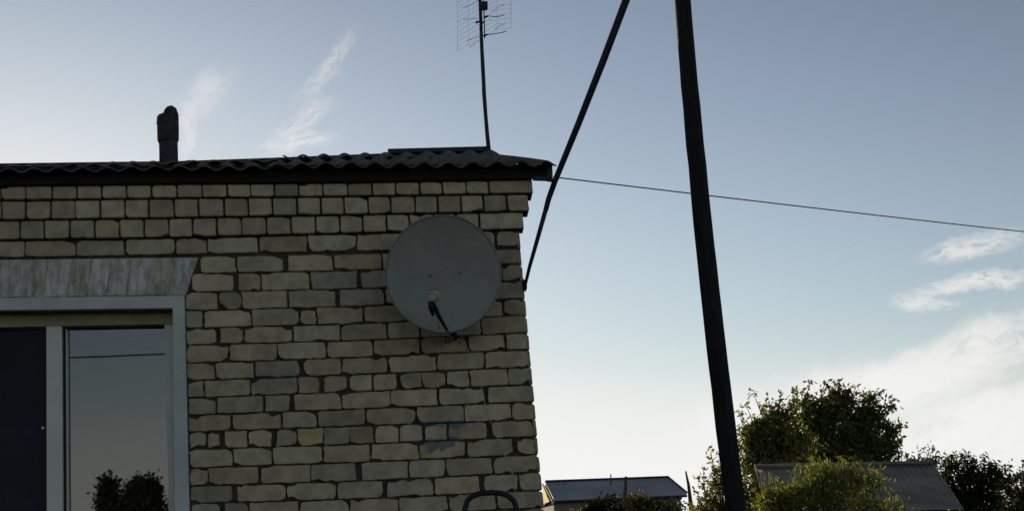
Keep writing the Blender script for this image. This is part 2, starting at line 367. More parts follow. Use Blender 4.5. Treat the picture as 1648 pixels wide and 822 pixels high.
for k in range(1, 38):
    n = PROT.get(k, 0)+JD; f = fr
    top, bot = unders(k-1, n), unders(k, n)
    if k == 1: top = (lambda g: (lambda u: g(u)))(wline(0, n))
    if k == 19: top = wl18
    y_of = lambda x: (pl(LINES[min(k,18)], x)+pl(LINES[min(k-1,18)], x))/2
    if k in JO: J = [inv(x, y_of(x), n)[0] for x in JO[k]]
    else:
        ue = inv(872+(k-19)*2.4, 822, n)[0]*0+.012+.0016*(k-19)
        J = [ue]; p_ = .262 if k % 5 else .1325
        if k % 2: J.append(ue-.13)
        while J[-1] > UEND: J.append(J[-1]-p_)
        J = sorted(J)
    step = .1335 if k < 4 else (.262 if (k % 5 and k != 4) else .262)
    while J[0] > UEND: J.insert(0, J[0]-step)
    h_mid = bot(uRo); lo = None
    # keep-out zones: window surround, lintel
    zones = []
    if h_mid < inv(310,470)[1]+.01 and bot(uRo)+.05 > WBOT-.10: zones = [(uLo-.004, uRo+.004)]
    if k in (5, 6): zones = [(inv({5:-216,6:-200}[k], {5:430,6:460}[k])[0], inv({5:322,6:309}[k], {5:427,6:457}[k])[0])]
    for a, b in zip(J[:-1], J[1:]):
        wide = 0
        if k in JO:
            for (kk, xx) in WIDE:
                if kk == k:
                    uw = inv(xx, y_of(xx), n)[0]
                    if abs(a-uw) < 1e-4: wide += 1
                    if abs(b-uw) < 1e-4: wide += 2
        parts = [(a, b)]
        for (z0, z1) in zones:
            np_ = []
            for (c, d) in parts:
                if d <= z0 or c >= z1: np_.append((c, d))
                else:
                    if c < z0: np_.append((c, z0))
                    if d > z1: np_.append((z1, d))
            parts = np_
        for (c, d) in parts:
            if d-c < .03: continue
            cc = c+(.009 if wide & 1 else 0); dd = d-(.009 if wide & 2 else 0)
            tone = None
            if k == 15 and abs(c-inv(478,705,n)[0]) < .01: tone = (1.10,1.12,.86,1)
            HB.brick(f, cc, dd, bot, top if k not in (2,3,4,5) else (lambda u, g=top, d={2:.006,3:.006,4:.008,5:.014}[k]: g(u)-d), PROT.get(k, 0)-.004, JD+.004, 0, tone, rough=.55 if k < 4 else 1.15)
# backing mortar sheet with the window opening, finely divided for a trowelled unevenness
def mortar_grid(bm, f, u0_, u1_, wb_, wt_, n, nu, nw, keep=None):
    vs_ = {}
    def V(i, j):
        if (i, j) not in vs_:
            u_ = lerp(u0_, u1_, i/nu); w_ = lerp(wb_, wt_(u_) if callable(wt_) else wt_, j/nw)
            vs_[i, j] = bm.verts.new(f(u_, w_, n+noise.noise(Vector((u_*16, w_*16, 4)))*.007-.001))
        return vs_[i, j]
    for i in range(nu):
        for j in range(nw):
            fc = bm.faces.new((V(i,j), V(i+1,j), V(i+1,j+1), V(i,j+1))); fc.material_index = 1; fc.smooth = True
ZB = -2.6                        # below ground level in wall coordinates
WTOP = lambda u: wline(3, 0)(u)
def edge_u(w_): return pl([(-2.6,.03),(inv(869,788)[1],inv(869,788)[0]-.004),(inv(834.5,396)[1],inv(834.5,396)[0]-.004),(1.2,-.01)], w_)
def fre(u, w_, n): 
    # right-hand sheet follows the slightly battered corner
    t = (u-uRo)/(0-uRo); return fr(lerp(uRo, edge_u(w_)-.003, t), w_, n)
mortar_grid(HB.bm, fre, uRo, 0, ZB, WTOP, 0, 150, 200)
mortar_grid(HB.bm, fr, uLo, uRo, WT+.06, WTOP, 0, 90, 24)
mortar_grid(HB.bm, fr, UEND, uLo, ZB, WTOP, 0, 90, 120)
mortar_grid(HB.bm, fr, uLo, uRo, ZB, WBOT-.07, 0, 60, 60)
for k, p_ in PROT.items():
    n = p_-.001; t_, b_ = wline(k-1, n), wline(k, n); ue = inv(JO[k][-1], pl(LINES[k], 850)-12, n)[0]-.006
    for i in range(24):
        a, b = lerp(UEND, ue, i/24), lerp(UEND, ue, (i+1)/24); extra_ = .004 if k > 1 else .02
        hexa(HB.bm, [fr(a,b_(a)+.003,-.1),fr(b,b_(b)+.003,-.1),fr(b,t_(b)+extra_,-.1),fr(a,t_(a)+extra_,-.1)], [fr(a,b_(a)+.003,n),fr(b,b_(b)+.003,n),fr(b,t_(b)+extra_,n),fr(a,t_(a)+extra_,n)], 1)
# side wall and back wall: running-bond bricks on their own planes
DEP = 5.2
def side(u, w_, n): return fr(edge_u(w_)+n-.003, w_, -u)       # u runs backwards from the corner
def sidew(k): return lambda u: wl18(0)-(k-18)*.0962
for k in range(1, 38):
    a = 0.02; off = .13 if k % 2 else .26
    x = a+off
    HB.brick(side, a, x, sidew(k), sidew(k-1), -.004, JD+.004, 0)
    while x < DEP:
        HB.brick(side, x, x+.26, sidew(k), sidew(k-1), -.004, JD+.004, 0); x += .26
mortar_grid(HB.bm, side, -.002, DEP, ZB, lambda u: wline(1,0)(0), 0, 40, 30)
slab(HB.bm, fr, UEND+.002, .0, ZB, WTOP(0), -DEP-.05, -DEP, 1)
slab(HB.bm, fr, UEND-.06, UEND, ZB, WTOP(0), -DEP, 0, 1)
obj('wall', HB.bm, [M_brick, M_mortar], house)
# lintel of leaning soldier bricks
LB = Bricks()
lt = [(-200,418),(0,415.5),(322,411.8)]; lb = [(-200,482),(0,479),(300,474.5)]
topx = [2,31,56,79,117.6,148.5,180,212.5,246.5,285.7,321.5]; botx = [3,34,52,70,106,139,171,203,235,270.3,296.5]
topx = [-218,-186,-152,-120,-90,-60,-29]+topx; botx = [-188,-160,-130,-104,-78,-53,-27]+botx
LN = .006
tq = [inv(x,y,LN) for x,y in lt]; bq = [inv(x,y,LN) for x,y in lb]
ftop = lambda u: pl(tq,u); fbot = lambda u: pl(bq,u)
for i in range(len(topx)-1):
    tu0, tu1 = inv(topx[i],414,LN)[0], inv(topx[i+1],414,LN)[0]; bu0, bu1 = inv(botx[i],478,LN)[0], inv(botx[i+1],478,LN)[0]
    c = random.choice([.86,.94,1.0,1.08,.97,1.04])
    wsc = ((tu1-tu0)/(bu1-bu0)-1)
    def ff(u, w_, n, bu0=bu0, bu1=bu1, tu0=tu0, tu1=tu1):
        t = (w_-fbot(u))/(ftop(u)-fbot(u)); s_ = (u-bu0)/(bu1-bu0)
        return fr(lerp(lerp(bu0,bu1,s_), lerp(tu0,tu1,s_), t), w_, n)
    LB.brick(ff, bu0-.0035, bu1+.0035, fbot, lambda u: ftop(u)-.006, -.004, .006+LN+.005*random.random(), 0, (c,c*1.01,c*(1.0 if c>.9 else .93),1), rough=.5)
hexa(LB.bm, [fr(tq[0][0]-.01,ftop(tq[0][0])-.008,-.006), fr(bq[0][0],fbot(bq[0][0]),-.006), fr(bq[2][0]-.004,fbot(bq[2][0]),-.006), fr(tq[2][0]-.012,ftop(tq[2][0])-.008,-.006)],
     [fr(tq[0][0]-.01,ftop(tq[0][0])-.008,.004), fr(bq[0][0],fbot(bq[0][0]),.004), fr(bq[2][0]-.004,fbot(bq[2][0]),.004), fr(tq[2][0]-.012,ftop(tq[2][0])-.008,.004)], 1)
obj('lintel', LB.bm, [M_lintel, M_lintel], house)
# window: surround > frame > panes
WF = -.15                        # plane of the plastic frame
wtopL = lambda u: pl([inv(0,498.7,.03), inv(277,495.3,.03)], u)
wtopO = lambda u: pl([inv(0,479.5,.03), inv(297,475.5,.03)], u)
surr = bmesh.new()
ui = lambda w_: pl([inv(281.7,822,.03)[::-1], inv(277.8,495,.03)[::-1]], w_); uo = lambda w_: pl([inv(304.4,822,.03)[::-1], inv(296.4,480,.03)[::-1]], w_)
def pc(u, w_, n): return fr(u, w_, n)
a0, a1 = UL, ui(WT)
xo0, xo1 = uLo, uo(WT)
B0, B1 = -.01, .03
hexa(surr, [pc(xo0,wtopO(xo0),B0),pc(xo0,wtopL(xo0),B0),pc(xo1,wtopL(xo1),B0),pc(uo(wtopO(xo1)),wtopO(xo1),B0)][::-1], [pc(xo0,wtopO(xo0),B1),pc(xo0,wtopL(xo0),B1),pc(xo1,wtopL(xo1),B1),pc(uo(wtopO(xo1)),wtopO(xo1),B1)][::-1])
wt1 = wtopL(a1)
hexa(surr, [pc(ui(WBOT),WBOT,B0),pc(uo(WBOT),WBOT,B0),pc(xo1,wtopL(xo1),B0),pc(a1,wt1,B0)], [pc(ui(WBOT),WBOT,B1),pc(uo(WBOT),WBOT,B1),pc(xo1,wtopL(xo1),B1),pc(a1,wt1,B1)])
hexa(surr, [pc(xo0,WBOT,B0),pc(a0,WBOT,B0),pc(a0,wtopL(a0),B0),pc(xo0,wtopL(a0),B0)], [pc(xo0,WBOT,B1),pc(a0,WBOT,B1),pc(a0,wtopL(a0),B1),pc(xo0,wtopL(a0),B1)])
bmesh.ops.recalc_face_normals(surr, faces=surr.faces)
win = obj('window', surr, M_plaster, house)
rv = bmesh.new()                 # reveals
def rq(p): quad(rv, *[fr(*q) for q in p])
rq([(a0,wtopL(a0)+.001,0),(a1,wt1+.001,0),(a1,wt1+.001,WF-.1),(a0,wtopL(a0)+.001,WF-.1)])
rq([(a1+.001,wt1,0),(ui(WBOT)+.001,WBOT,0),(ui(WBOT)+.001,WBOT,WF-.1),(a1+.001,wt1,WF-.1)])
rq([(a0-.001,wt1,0),(a0-.001,WBOT,0),(a0-.001,WBOT,WF-.1),(a0-.001,wt1,WF-.1)])
obj('reveal', rv, M_foam, win)
sl_ = bmesh.new(); slab(sl_, fr, a0-.06, a1+.06, WBOT-.035, WBOT, WF-.02, .09); obj('sill', sl_, M_pvc, win)
# frame rails at the recessed plane
wf_t = lambda u: pl([inv(0,526.3,WF+.05), inv(273,521.2,WF+.05)], u)
um0, um1 = inv(75,650,WF+.05)[0], inv(100.5,650,WF+.05)[0]
fb = bmesh.new()
def rail(bm, u0_, u1_, wb_, wt_, n0_, n1_):
    a = [fr(u0_,wb_(u0_),n0_), fr(u1_,wb_(u1_),n0_), fr(u1_,wt_(u1_),n0_), fr(u0_,wt_(u0_),n0_)]
    b = [fr(u0_,wb_(u0_),n1_), fr(u1_,wb_(u1_),n1_), fr(u1_,wt_(u1_),n1_), fr(u0_,wt_(u0_),n1_)]; hexa(bm, a, b)
hi = lambda u: wtopL(u)-.002; lo_ = lambda u: WBOT+.002
rail(fb, a1-.075, a1-.004, lambda u: WBOT+.06, lambda u: wf_t(u)-.002, WF-.02, WF+.05)
rail(fb, a0+.004, a0+.06, lambda u: WBOT+.06, lambda u: wf_t(u)-.002, WF-.02, WF+.05)
rail(fb, um0, um1, lambda u: WBOT+.06, lambda u: wf_t(u)-.002, WF-.02, WF+.056)
rail(fb, a0+.002, a1-.002, lo_, lambda u: WBOT+.058, WF-.02, WF+.05)
# narrow sash lip round the right-hand pane
rail(fb, um1+.012, um1+.020, lambda u: WBOT+.06, lambda u: wf_t(u)-.014, WF-.01, WF+.030)
bmesh.ops.bevel(fb, geom=fb.edges[:], offset=.003, segments=1, affect='EDGES')
frm = obj('frame', fb, M_pvc, win)
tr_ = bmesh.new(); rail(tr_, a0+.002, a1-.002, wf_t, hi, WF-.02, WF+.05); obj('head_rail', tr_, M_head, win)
gk = bmesh.new()
rail(gk, um1+.001, um1+.011, lambda u: WBOT+.06, lambda u: wf_t(u)-.012, WF-.01, WF+.036)
rail(gk, um1+.001, a1-.08, lambda u: wf_t(u)-.011, lambda u: wf_t(u)-.003, WF-.01, WF+.036)
rail(gk, a0+.062, um0-.001, lambda u: wf_t(u)-.011, lambda u: wf_t(u)-.003, WF-.01, WF+.030)
obj('gasket', gk, M_gasket, win)
g1 = bmesh.new(); quad(g1, fr(um1,WBOT+.05,WF), fr(a1-.01,WBOT+.05,WF), fr(a1-.01,wf_t(a1)+.02,WF), fr(um1,wf_t(um1)+.02,WF)); obj('pane', g1, M_glass, win, 'right pane mirroring pale sky, a wire and treetops')
g2 = bmesh.new(); quad(g2, fr(a0+.03,WBOT+.05,WF-.008), fr(um0+.01,WBOT+.05,WF-.008), fr(um0+.01,wf_t(um0)+.02,WF-.008), fr(a0+.03,wf_t(a0)+.02,WF-.008)); obj('pane', g2, M_glass, win, 'left pane behind the dark insect screen')
sn = bmesh.new(); slab(sn, fr, a0+.063, um0-.003, WBOT+.062, wf_t(um0)-.040, WF+.022, WF+.026)
slab(sn, fr, a0+.063, um0-.003, wf_t(um0)-.040, wf_t(um0)-.014, WF+.018, WF+.022)
obj('insect_screen', sn, M_net, win)
kb = bmesh.new(); c = wpx(69,688,WF+.05); tube(kb, [c-NN*.03, c+NN*.006], [.006,.007], 10); obj('knob', kb, M_pvc, win)
rm = bmesh.new(); slab(rm, fr, UEND+.4, -.5, ZB+.3, WTOP(0)-.05, -3.6, WF-.12)
for f_ in list(rm.faces):
    if abs((f_.calc_center_median()-fr(-2,0,WF-.12)).dot(NN)) < .02: rm.faces.remove(f_)
bmesh.ops.reverse_faces(rm, faces=rm.faces); obj('room', rm, M_room, house)
# ---------------------------------------------------------------- roof
def wavy(bm, P00, P10, P01, P11, amp, per, thick=.007, nv=4, ph=0.0, jag=0.0, arm=14):
    """corrugated sheet: ridges run from the 0-edge (front) to the 1-edge (back)"""
    P00, P10, P01, P11 = map(Vector, (P00, P10, P01, P11))
    n = (P10-P00).cross(P01-P00).normalized()
    if n.z < 0: n = -n
    ln = (P10-P00).length; nu = max(8, int(ln/per*arm)); T, Bt = [], []
    for j in range(nv+1):
        v = j/nv; ta, tb = [], []
        for i in range(nu+1):
            s_ = i/nu; p = P00.lerp(P10, s_).lerp(P01.lerp(P11, s_), v)
            h = amp*math.cos(2*math.pi*(s_*ln/per)+ph)+.004*noise.noise(Vector((s_*ln*2.5, v*2, per*9)))*2
            sheet_ = int((s_*ln+.3)/1.05); random.seed(sheet_+int(per*1e4)); jj = (random.random()-.5)*jag
            back = (P01-P00).normalized()*jj*(1-v)
            ta.append(bm.verts.new(p+back+n*h)); tb.append(bm.verts.new(p+back+n*(h-thick)))
        T.append(ta); Bt.append(tb)
    def q(*v_): bm.faces.new(v_).smooth = True
    for j in range(nv):
        for i in range(nu):
            q(T[j][i],T[j][i+1],T[j+1][i+1],T[j+1][i]); q(Bt[j][i+1],Bt[j][i],Bt[j+1][i],Bt[j+1][i+1])
    for i in range(nu):
        bm.faces.new((T[0][i+1],T[0][i],Bt[0][i],Bt[0][i+1])); bm.faces.new((T[nv][i],T[nv][i+1],Bt[nv][i+1],Bt[nv][i]))
    for j in range(nv):
        bm.faces.new((T[j][0],T[j+1][0],Bt[j+1][0],Bt[j][0])); bm.faces.new((T[j+1][nu],T[j][nu],Bt[j][nu],Bt[j+1][nu]))
roof = bmesh.new(); PER = .131
Yf = lambda x: wpx(x, 266, .215).y
A_ = lambda x, y: wpx(x, y, .215)
wavy(roof, A_(-420,278.5), A_(455,267.5), at(-420,277.0,7.9), at(455,262.5,7.9), .0115, PER, ph=1.0, jag=.02)
wavy(roof, A_(448,265.5), A_(896,262.0), at(448,258.5,7.9), at(800,250.5,7.9), .0145, PER*1.03, ph=.4, jag=.03)
wavy(roof, at(455,253.2,7.7), at(806,253.2,7.7), at(455,252,9.0), at(788,243,9.0), .0145, PER*1.08, ph=.2, jag=.03)
wavy(roof, at(-420,278,7.7), at(458,258,7.7), at(-420,273.5,9.0), at(455,256.0,9.0), .008, PER, ph=2)
random.seed(11)
# far slope
pa, pb = at(-420,278,9.02), at(788,246.5,9.02)
wavy(roof, pa, pb, pa+Vector((-.1,3.4,-1.0)), pb+Vector((-.1,3.4,-1.0)), .006, PER*1.05)
rf = obj('roof', roof, M_slate, house)
rb = bmesh.new()
def bar(bm, p, q, h0, h1, d):
    """board standing from p to q, drop h0/h1, depth d backwards"""
    z = Vector((0,0,1)); b = Vector((0,d,0)); p, q = Vector(p), Vector(q)
    hexa(bm, [p-z*h0, q-z*h1, q, p], [p-z*h0+b, q-z*h1+b, q+b, p+b])
bar(rb, at(624,239.5,8.95), at(788,235.3,8.95), .034, .034, .12)
bar(rb, at(-420,268.6,9.0), at(300,258.9,9.0), .013, .013, .05)
bar(rb, at(300,258.9,9.0), at(440,253.8,9.0), .013, .013, .05)
bar(rb, at(440,253.8,9.0), at(625,246.5,9.0), .016, .02, .05)
bmesh.ops.recalc_face_normals(rb, faces=rb.faces)
obj('ridge_cap', rb, M_ridge, rf)
# chimney pipe with a rag-like broken cap
ch = bmesh.new(); cy = 8.6
def cp(x, y): return at(x, y, cy)
k_ = cy/F
tube(ch, [cp(271.5,275), cp(271.5,255), cp(270.8,226)], [.068,.066,.066], 20, .05)
tube(ch, [cp(270.8,229), cp(270.5,226), cp(270.3,205), cp(270.2,192), cp(270.2,187), cp(270.4,185)], [.070,.0755,.077,.075,.068,.05], 20, .06)
tube(ch, [cp(275,195), cp(274.8,184), cp(273.5,178.5), cp(271,175), cp(269.5,173)], [.055,.054,.049,.036,.014], 16, .10)
tube(ch, [cp(257.8,200), cp(257.6,188), cp(258.2,184.5)], [.026,.022,.008], 10, .1)
obj('chimney', ch, M_chim, rf)
# fascia, soffit and rafter end
fa = bmesh.new(); FN = .135
fB = [(-420,303),(0,297.5),(300,293.5),(600,291),(857,286.5),(888,286.5)]; fT = [(-420,272),(0,268),(888,264)]
xs = [-420,-300,-150,0,100,200,300,400,500,600,700,800,857,888]
for i in range(len(xs)-1):
    a, b = xs[i], xs[i+1]
    ja, jb = 0, 0
    F_ = [wpx(a,pl(fB,a),FN), wpx(b,pl(fB,b),FN), wpx(b,pl(fT,b),FN), wpx(a,pl(fT,a),FN)]
    hexa(fa, [p-NN*.025 for p in F_], F_)
bmesh.ops.remove_doubles(fa, verts=fa.verts, dist=1e-5)
obj('fascia', fa, M_tar, house)
so_ = bmesh.new()
c1 = [wpx(-420,302,FN-.027), wpx(856,286.3,FN-.027)]
zz = Vector((0,0,.012))
hexa(so_, [c1[0]-NN*.35, c1[1]-NN*.35, c1[1], c1[0]], [c1[0]-NN*.35+zz, c1[1]-NN*.35+zz, c1[1]+zz, c1[0]+zz])
obj('soffit', so_, M_tar, house)
re = bmesh.new()
p1, p2 = wpx(880,275,.13), wpx(889.5,277,.13)
for (xa, xb, ya, yb, n_) in ((881,889.8,263.5,290,.150),(858,884,283.5,288.5,.142)):
    F_ = [wpx(xa,yb,n_), wpx(xb,yb+1,n_), wpx(xb-1,ya,n_), wpx(xa,ya,n_)]; hexa(re, [p-NN*.03 for p in F_], F_)
obj('rafter_end', re, M_ridge, house)
gb = bmesh.new()                  # boards closing the roof end
ge = [side(.3, inv(838,400)[1]+.10, .02), side(2.2, inv(838,400)[1]+.10, .02), side(5.1, inv(838,400)[1]+.10, .02)]
ap = at(786,246,9.0)
for tri in ((ge[0], ge[2], Vector((ge[1].x, 9.05, ap.z-.06))),):
    hexa(gb, tri, [p+Vector((-.03,0,0)) for p in tri])
obj('gable_board', gb, M_tar, house)
# ------------------------------------------------------------------ satellite dish
DC = wpx(714,439.5,.30)
dish = thing('satellite_dish', wpx(728,545,.02), 'round dull grey satellite dish bolted to the brick wall', 'satellite dish')
vdir = (CAM-DC).normalized()
ax = Vector((vdir.x+.05, vdir.y, vdir.z+.24)).normalized(); dx_ = Vector((0,0,1)).cross(ax).normalized(); dy_ = ax.cross(dx_)
ra, rb_ = .305, .322
def dpt(r, a, off=0.0): return DC+dx_*(ra*r*math.cos(a))+dy_*(rb_*r*math.sin(a))+ax*(.055*(r*r-1)+off)
bm = bmesh.new(); nr, na = 14, 96
for side_, off in ((1,.0),(-1,-.004)):
    rings = [[bm.verts.new(dpt(i/nr, 2*math.pi*k/na, off)) for k in range(na)] if i else [bm.verts.new(dpt(0,0,off))] for i in range(nr+1)]
    for i in range(nr):
        for k in range(na):
            j = (k+1)%na
            vv = (rings[0][0], rings[1][k], rings[1][j]) if i == 0 else (rings[i][k], rings[i+1][k], rings[i+1][j], rings[i][j])
            bm.faces.new(vv if side_ > 0 else vv[::-1]).smooth = True
obj('reflector', bm, M_dish, dish)
bm = bmesh.new(); pts = [dpt(1.0, 2*math.pi*k/72, -.003) for k in range(73)]; tube(bm, pts, .0062, 8, cap=False); obj('rim', bm, M_rim, dish)
for (x, y) in ((692.5,443.5),(741,437)):
    bm = bmesh.new(); r = ray(x, y).normalized()
    t_ = (DC-ax*.04-CAM).dot(ax)/r.dot(ax); c = CAM+r*t_
    tube(bm, [c-ax*.004, c+ax*.010], [.0055,.004], 8); obj('bolt', bm, M_steel if x > 700 else M_dark, dish)
lnbp = at(694,481.5,6.12); lnbb = at(697,478.5,6.20)
foot = at(727,549,DC.y+.06)
bm = bmesh.new()
tube(bm, [foot, at(727,545,6.40), at(716,525,6.30), at(706,508,6.22), at(699,493,6.15), at(694.5,486,6.11)], [.005,.006,.009,.012,.014,.013], 8, .05); arm = obj('feed_arm', bm, M_dark, dish)
bm = bmesh.new(); tube(bm, [at(728.5,548,6.40), at(719,532,6.30)], .0028, 6); tube(bm, [at(727,548,6.39), at(730.5,541,6.39)], .002, 6); obj('strut', bm, M_steel, dish)
bm = bmesh.new(); tube(bm, [at(707,530,6.22), at(704.5,517,6.18)], .0025, 6); obj('strut', bm, M_steel, dish)
d_ = (DC-lnbp).normalized()
bm = bmesh.new(); tube(bm, [lnbp-d_*.012, lnbp-d_*.010, lnbp+d_*.028], [.018,.0215,.0215], 20)
tube(bm, [lnbp+d_*.020+Vector((.006,0,.004)), lnbp+d_*.040+Vector((.010,0,.006))], [.030,.031], 20)
obj('feed_horn', bm, M_lnb, dish)
bm = bmesh.new(); tube(bm, [at(692,485,6.10), at(693,495,6.12), at(697,507,6.16)], [.010,.012,.008], 10); obj('converter', bm, M_dark, dish)
for (x, y) in ((700.5,493),(702.5,501)):
    bm = bmesh.new(); tube(bm, [at(x-2,y,6.16), at(x+.8,y-.3,6.13)], .0045, 8); obj('socket', bm, M_dark, arm)
bm = bmesh.new()
F_ = [wpx(713,557,.012), wpx(751,555,.012), wpx(751,530,.012), wpx(713,531,.012)]; hexa(bm, [p-NN*.004 for p in F_], F_)
tube(bm, [wpx(732,543,.012), wpx(731,542,.16)], .018, 10); tube(bm, [wpx(731,542,.16), DC-ax*.085], .018, 10)
bm.normal_update(); bracket = obj('wall_bracket', bm, M_dark if False else M_mast, dish)
for (x, y) in ((717,551),(740,551)):
    bm = bmesh.new(); c = wpx(x, y, .012); tube(bm, [c, c+NN*.012], .006, 6); obj('bolt', bm, M_dark, bracket)
bm = bmesh.new()
cb = [(741,538),(748,550),(755,566),(761,588),(768,602),(774,620),(779,640),(781,655),(788,672),(794,690),(801,705),(811,725),(816,745),(824,758),(827,775),(829,795),(833,830),(838,880)]
tube(bm, [wpx(x, y, .020+.006*math.sin(i*1.9)) for i, (x, y) in enumerate(cb)], .0021, 6); obj('cable', bm, M_cable, dish)
# ------------------------------------------------------------------ tv antenna
AY = 8.92
ant = thing('tv_antenna', at(787,246,AY), 'wire-grid television antenna on a thin bent mast above the ridge', 'antenna')
bm = bmesh.new(); mp_ = [(788,252),(786.5,240),(784,215),(781.5,185),(779,150),(778.5,136),(777,110),(775.5,80),(774,40),(772.5,0),(769,-60),(766,-130)]
tube(bm, [at(x,y,AY) for x,y in mp_], [.019,.017,.016,.0155,.016,.0145,.0155,.014,.013,.013,.012,.012], 10, .12); obj('mast', bm, M_mast, ant)
bm = bmesh.new()
for k in range(24):
    dy = -7.7*k; w1, w2 = random.uniform(-1,1), random.uniform(-1,1)
    for (p, q) in (((737,82+dy),(772-k*.25,62+dy)), ((775-k*.25,62+dy),(801,47+dy+w1)), ((801,47+dy+w1),(823,45.5+dy+w2))):
        tube(bm, [at(*p,AY+.05), at(*q,AY+.02)], .0008, 5)
for (x, y0, y1) in ((736.5,84,-110),(822.5,46,-130),(754,73,-120),(800,49,-125)):
    tube(bm, [at(x,y0,AY+.045), at(x-1,y1,AY+.045)], .0007 if x in (754,800) else .0010, 5)
obj('reflector_grid', bm, M_steel, ant)
bm = bmesh.new(); tube(bm, [at(780,62,AY-.06), at(779,20,AY-.06), at(777.5,0,AY-.06), at(773,-110,AY-.06)], .0045, 6); obj('boom', bm, M_dark, ant)
bm = bmesh.new(); c = [at(775,7,AY-.07), at(785,6,AY-.07), at(785.2,17,AY-.07), at(775.5,18.5,AY-.07)]; hexa(bm, c, [p+Vector((0,-.05,0)) for p in c]); bmesh.ops.bevel(bm, geom=bm.edges[:], offset=.004, segments=2, affect='EDGES'); obj('amplifier_box', bm, M_dark, ant)
def dip(pts, r=.0032):
    bm = bmesh.new(); tube(bm, [at(x,y,AY-.07) for x,y in pts], r, 6); return obj('dipole', bm, M_dark, ant)
for pts in (((779,28),(784,26),(791,26.5),(800,27.5),(812,24.5)), ((785,30),(791,34.5)), ((767,37),(771,35),(776,36)), ((752,66),(764,61.5),(772,59)), ((778,58),(786,56),(797,54.8),(815,51)), ((745,31.5),(760,31),(770,29.5)), ((791,20),(804,10),(812,8.5)), ((744,13),(756,9),(770,1)), ((755,77),(766,69),(773,64)), ((795,48),(806,41),(813,38.5))):
    dip(pts, .0030 if len(pts) > 2 and pts[0][0] < 786 and pts[0][0] > 760 else .0016)
for (x, y) in ((782,27.5),(781,57),(776,37),(768.5,36)):
    bm = bmesh.new(); tube(bm, [at(x-4,y+1.5,AY-.075), at(x,y,AY-.075), at(x+4.5,y-1.5,AY-.075)], [.004,.010,.004], 8); obj('clamp', bm, M_dark, ant)
# ------------------------------------------------------------------ utility pole, brace, wire
PY = 6.1
pp = lambda y: 1098.3+.0800*y+.0000316*y*y if y > 0 else 1098.3+.08*y
pw = lambda y: pl([(-420,.036),(0,.0425),(410,.0475),(822,.049),(1300,.052)], y)
pole = thing('utility_pole', (at(1240,960,PY).x, PY, 0), 'dark round wooden pole standing right of the house', 'pole')
bm = bmesh.new(); ys = [1080+(-220-1080)*i/40 for i in range(41)]
tube(bm, [at(pp(y)+noise.noise(Vector((y*.02,0,3)))*.8, y, PY) for y in ys], [pw(y)*(1+.025*noise.noise(Vector((y*.05,5,1)))) for y in ys], 20, .05)
obj('shaft', bm, M_pole, pole)
bm = bmesh.new(); low = at(pp(1080),1080,PY); tube(bm, [low, (low.x+.035, PY, low.z-.4), (low.x+.05, PY, -.3)], [pw(1080),.052,.055], 20, .05); obj('shaft', bm, M_pole, pole)
for (x, y) in ((1176,655),):
    bm = bmesh.new(); tube(bm, [at(x-3,y+5,PY-.02), at(x+1,y,PY-.02), at(x-1,y-6,PY-.02)], [.006,.010,.005], 6, .3); obj('knot', bm, M_pole, pole)
brace = thing('pipe_brace', wpx(845,463,.0), 'dark slanting pipe bolted to the corner of the brick wall', 'pipe')
fY = wpx(845,463,.02).y
bp = [(844.5,462,fY-.02,.0085),(852,430,fY-.06,.0105),(864,388,fY-.11,.012),(879,335,fY-.16,.0135)]
bm = bmesh.new(); tube(bm, [at(x,y,Y) for x,y,Y,r in bp], [r for *_,r in bp], 12, .04); obj('lower_pipe', bm, M_mast, brace)
bp = [(878,339,fY-.155,.0145),(883,320,fY-.17,.0155),(893,292,fY-.2,.0165),(931,199,6.45,.0185),(970,100,6.35,.0205),(1008,0,6.25,.0215),(1040,-85,6.18,.023),(1075,-178,6.12,.024)]
bm = bmesh.new(); tube(bm, [at(x,y,Y) for x,y,Y,r in bp], [r for *_,r in bp], 12, .04); obj('upper_pipe', bm, M_mast, brace)
bm = bmesh.new(); F_ = [wpx(841,466,-.02), wpx(847.5,466,-.02), wpx(847,452,-.02), wpx(841.5,452,-.02)]; hexa(bm, [p-NN*.05 for p in F_], [p+NN*.05 for p in F_]); obj('bracket', bm, M_mast, brace)
bm = bmesh.new(); pts = []
A0, A1 = at(891,285,6.72), at(1900,396,30.0)
for i in range(81):
    t = i/80; p = A0.lerp(A1, t); p.z -= .04*4*t*(1-t); pts.append(p)
# sag is checked against the pixels: straight chord drops a little between the ends
tube(bm, pts, [lerp(.0040,.0125,i/80) for i in range(81)], 6)
own(obj('overhead_wire', bm, M_mast), A0, 'single thin dark wire running from the roof corner to the right', 'wire')
# ------------------------------------------------------------------ black pipe hoop in front of the wall
hp = [(745,900,),(747,840),(748.5,818),(752,805),(760,797.5),(772,793.5),(790,792),(806,793),(818,797),(827,805),(831.5,818),(833.5,840),(836,900)]
HY = 5.6
bm = bmesh.new(); pts = [at(x,y,HY) for x,y in hp]; pts = [Vector((pts[0].x-.01,HY,0))]+pts+[Vector((pts[-1].x+.01,HY,0))]
tube(bm, pts, .0125, 12, .04)
own(obj('pipe_hoop', bm, M_dark, None), (lerp(pts[0].x,pts[-1].x,.5), HY, 0), 'black bent pipe hoop standing upright before the brick wall', 'pipe hoop')
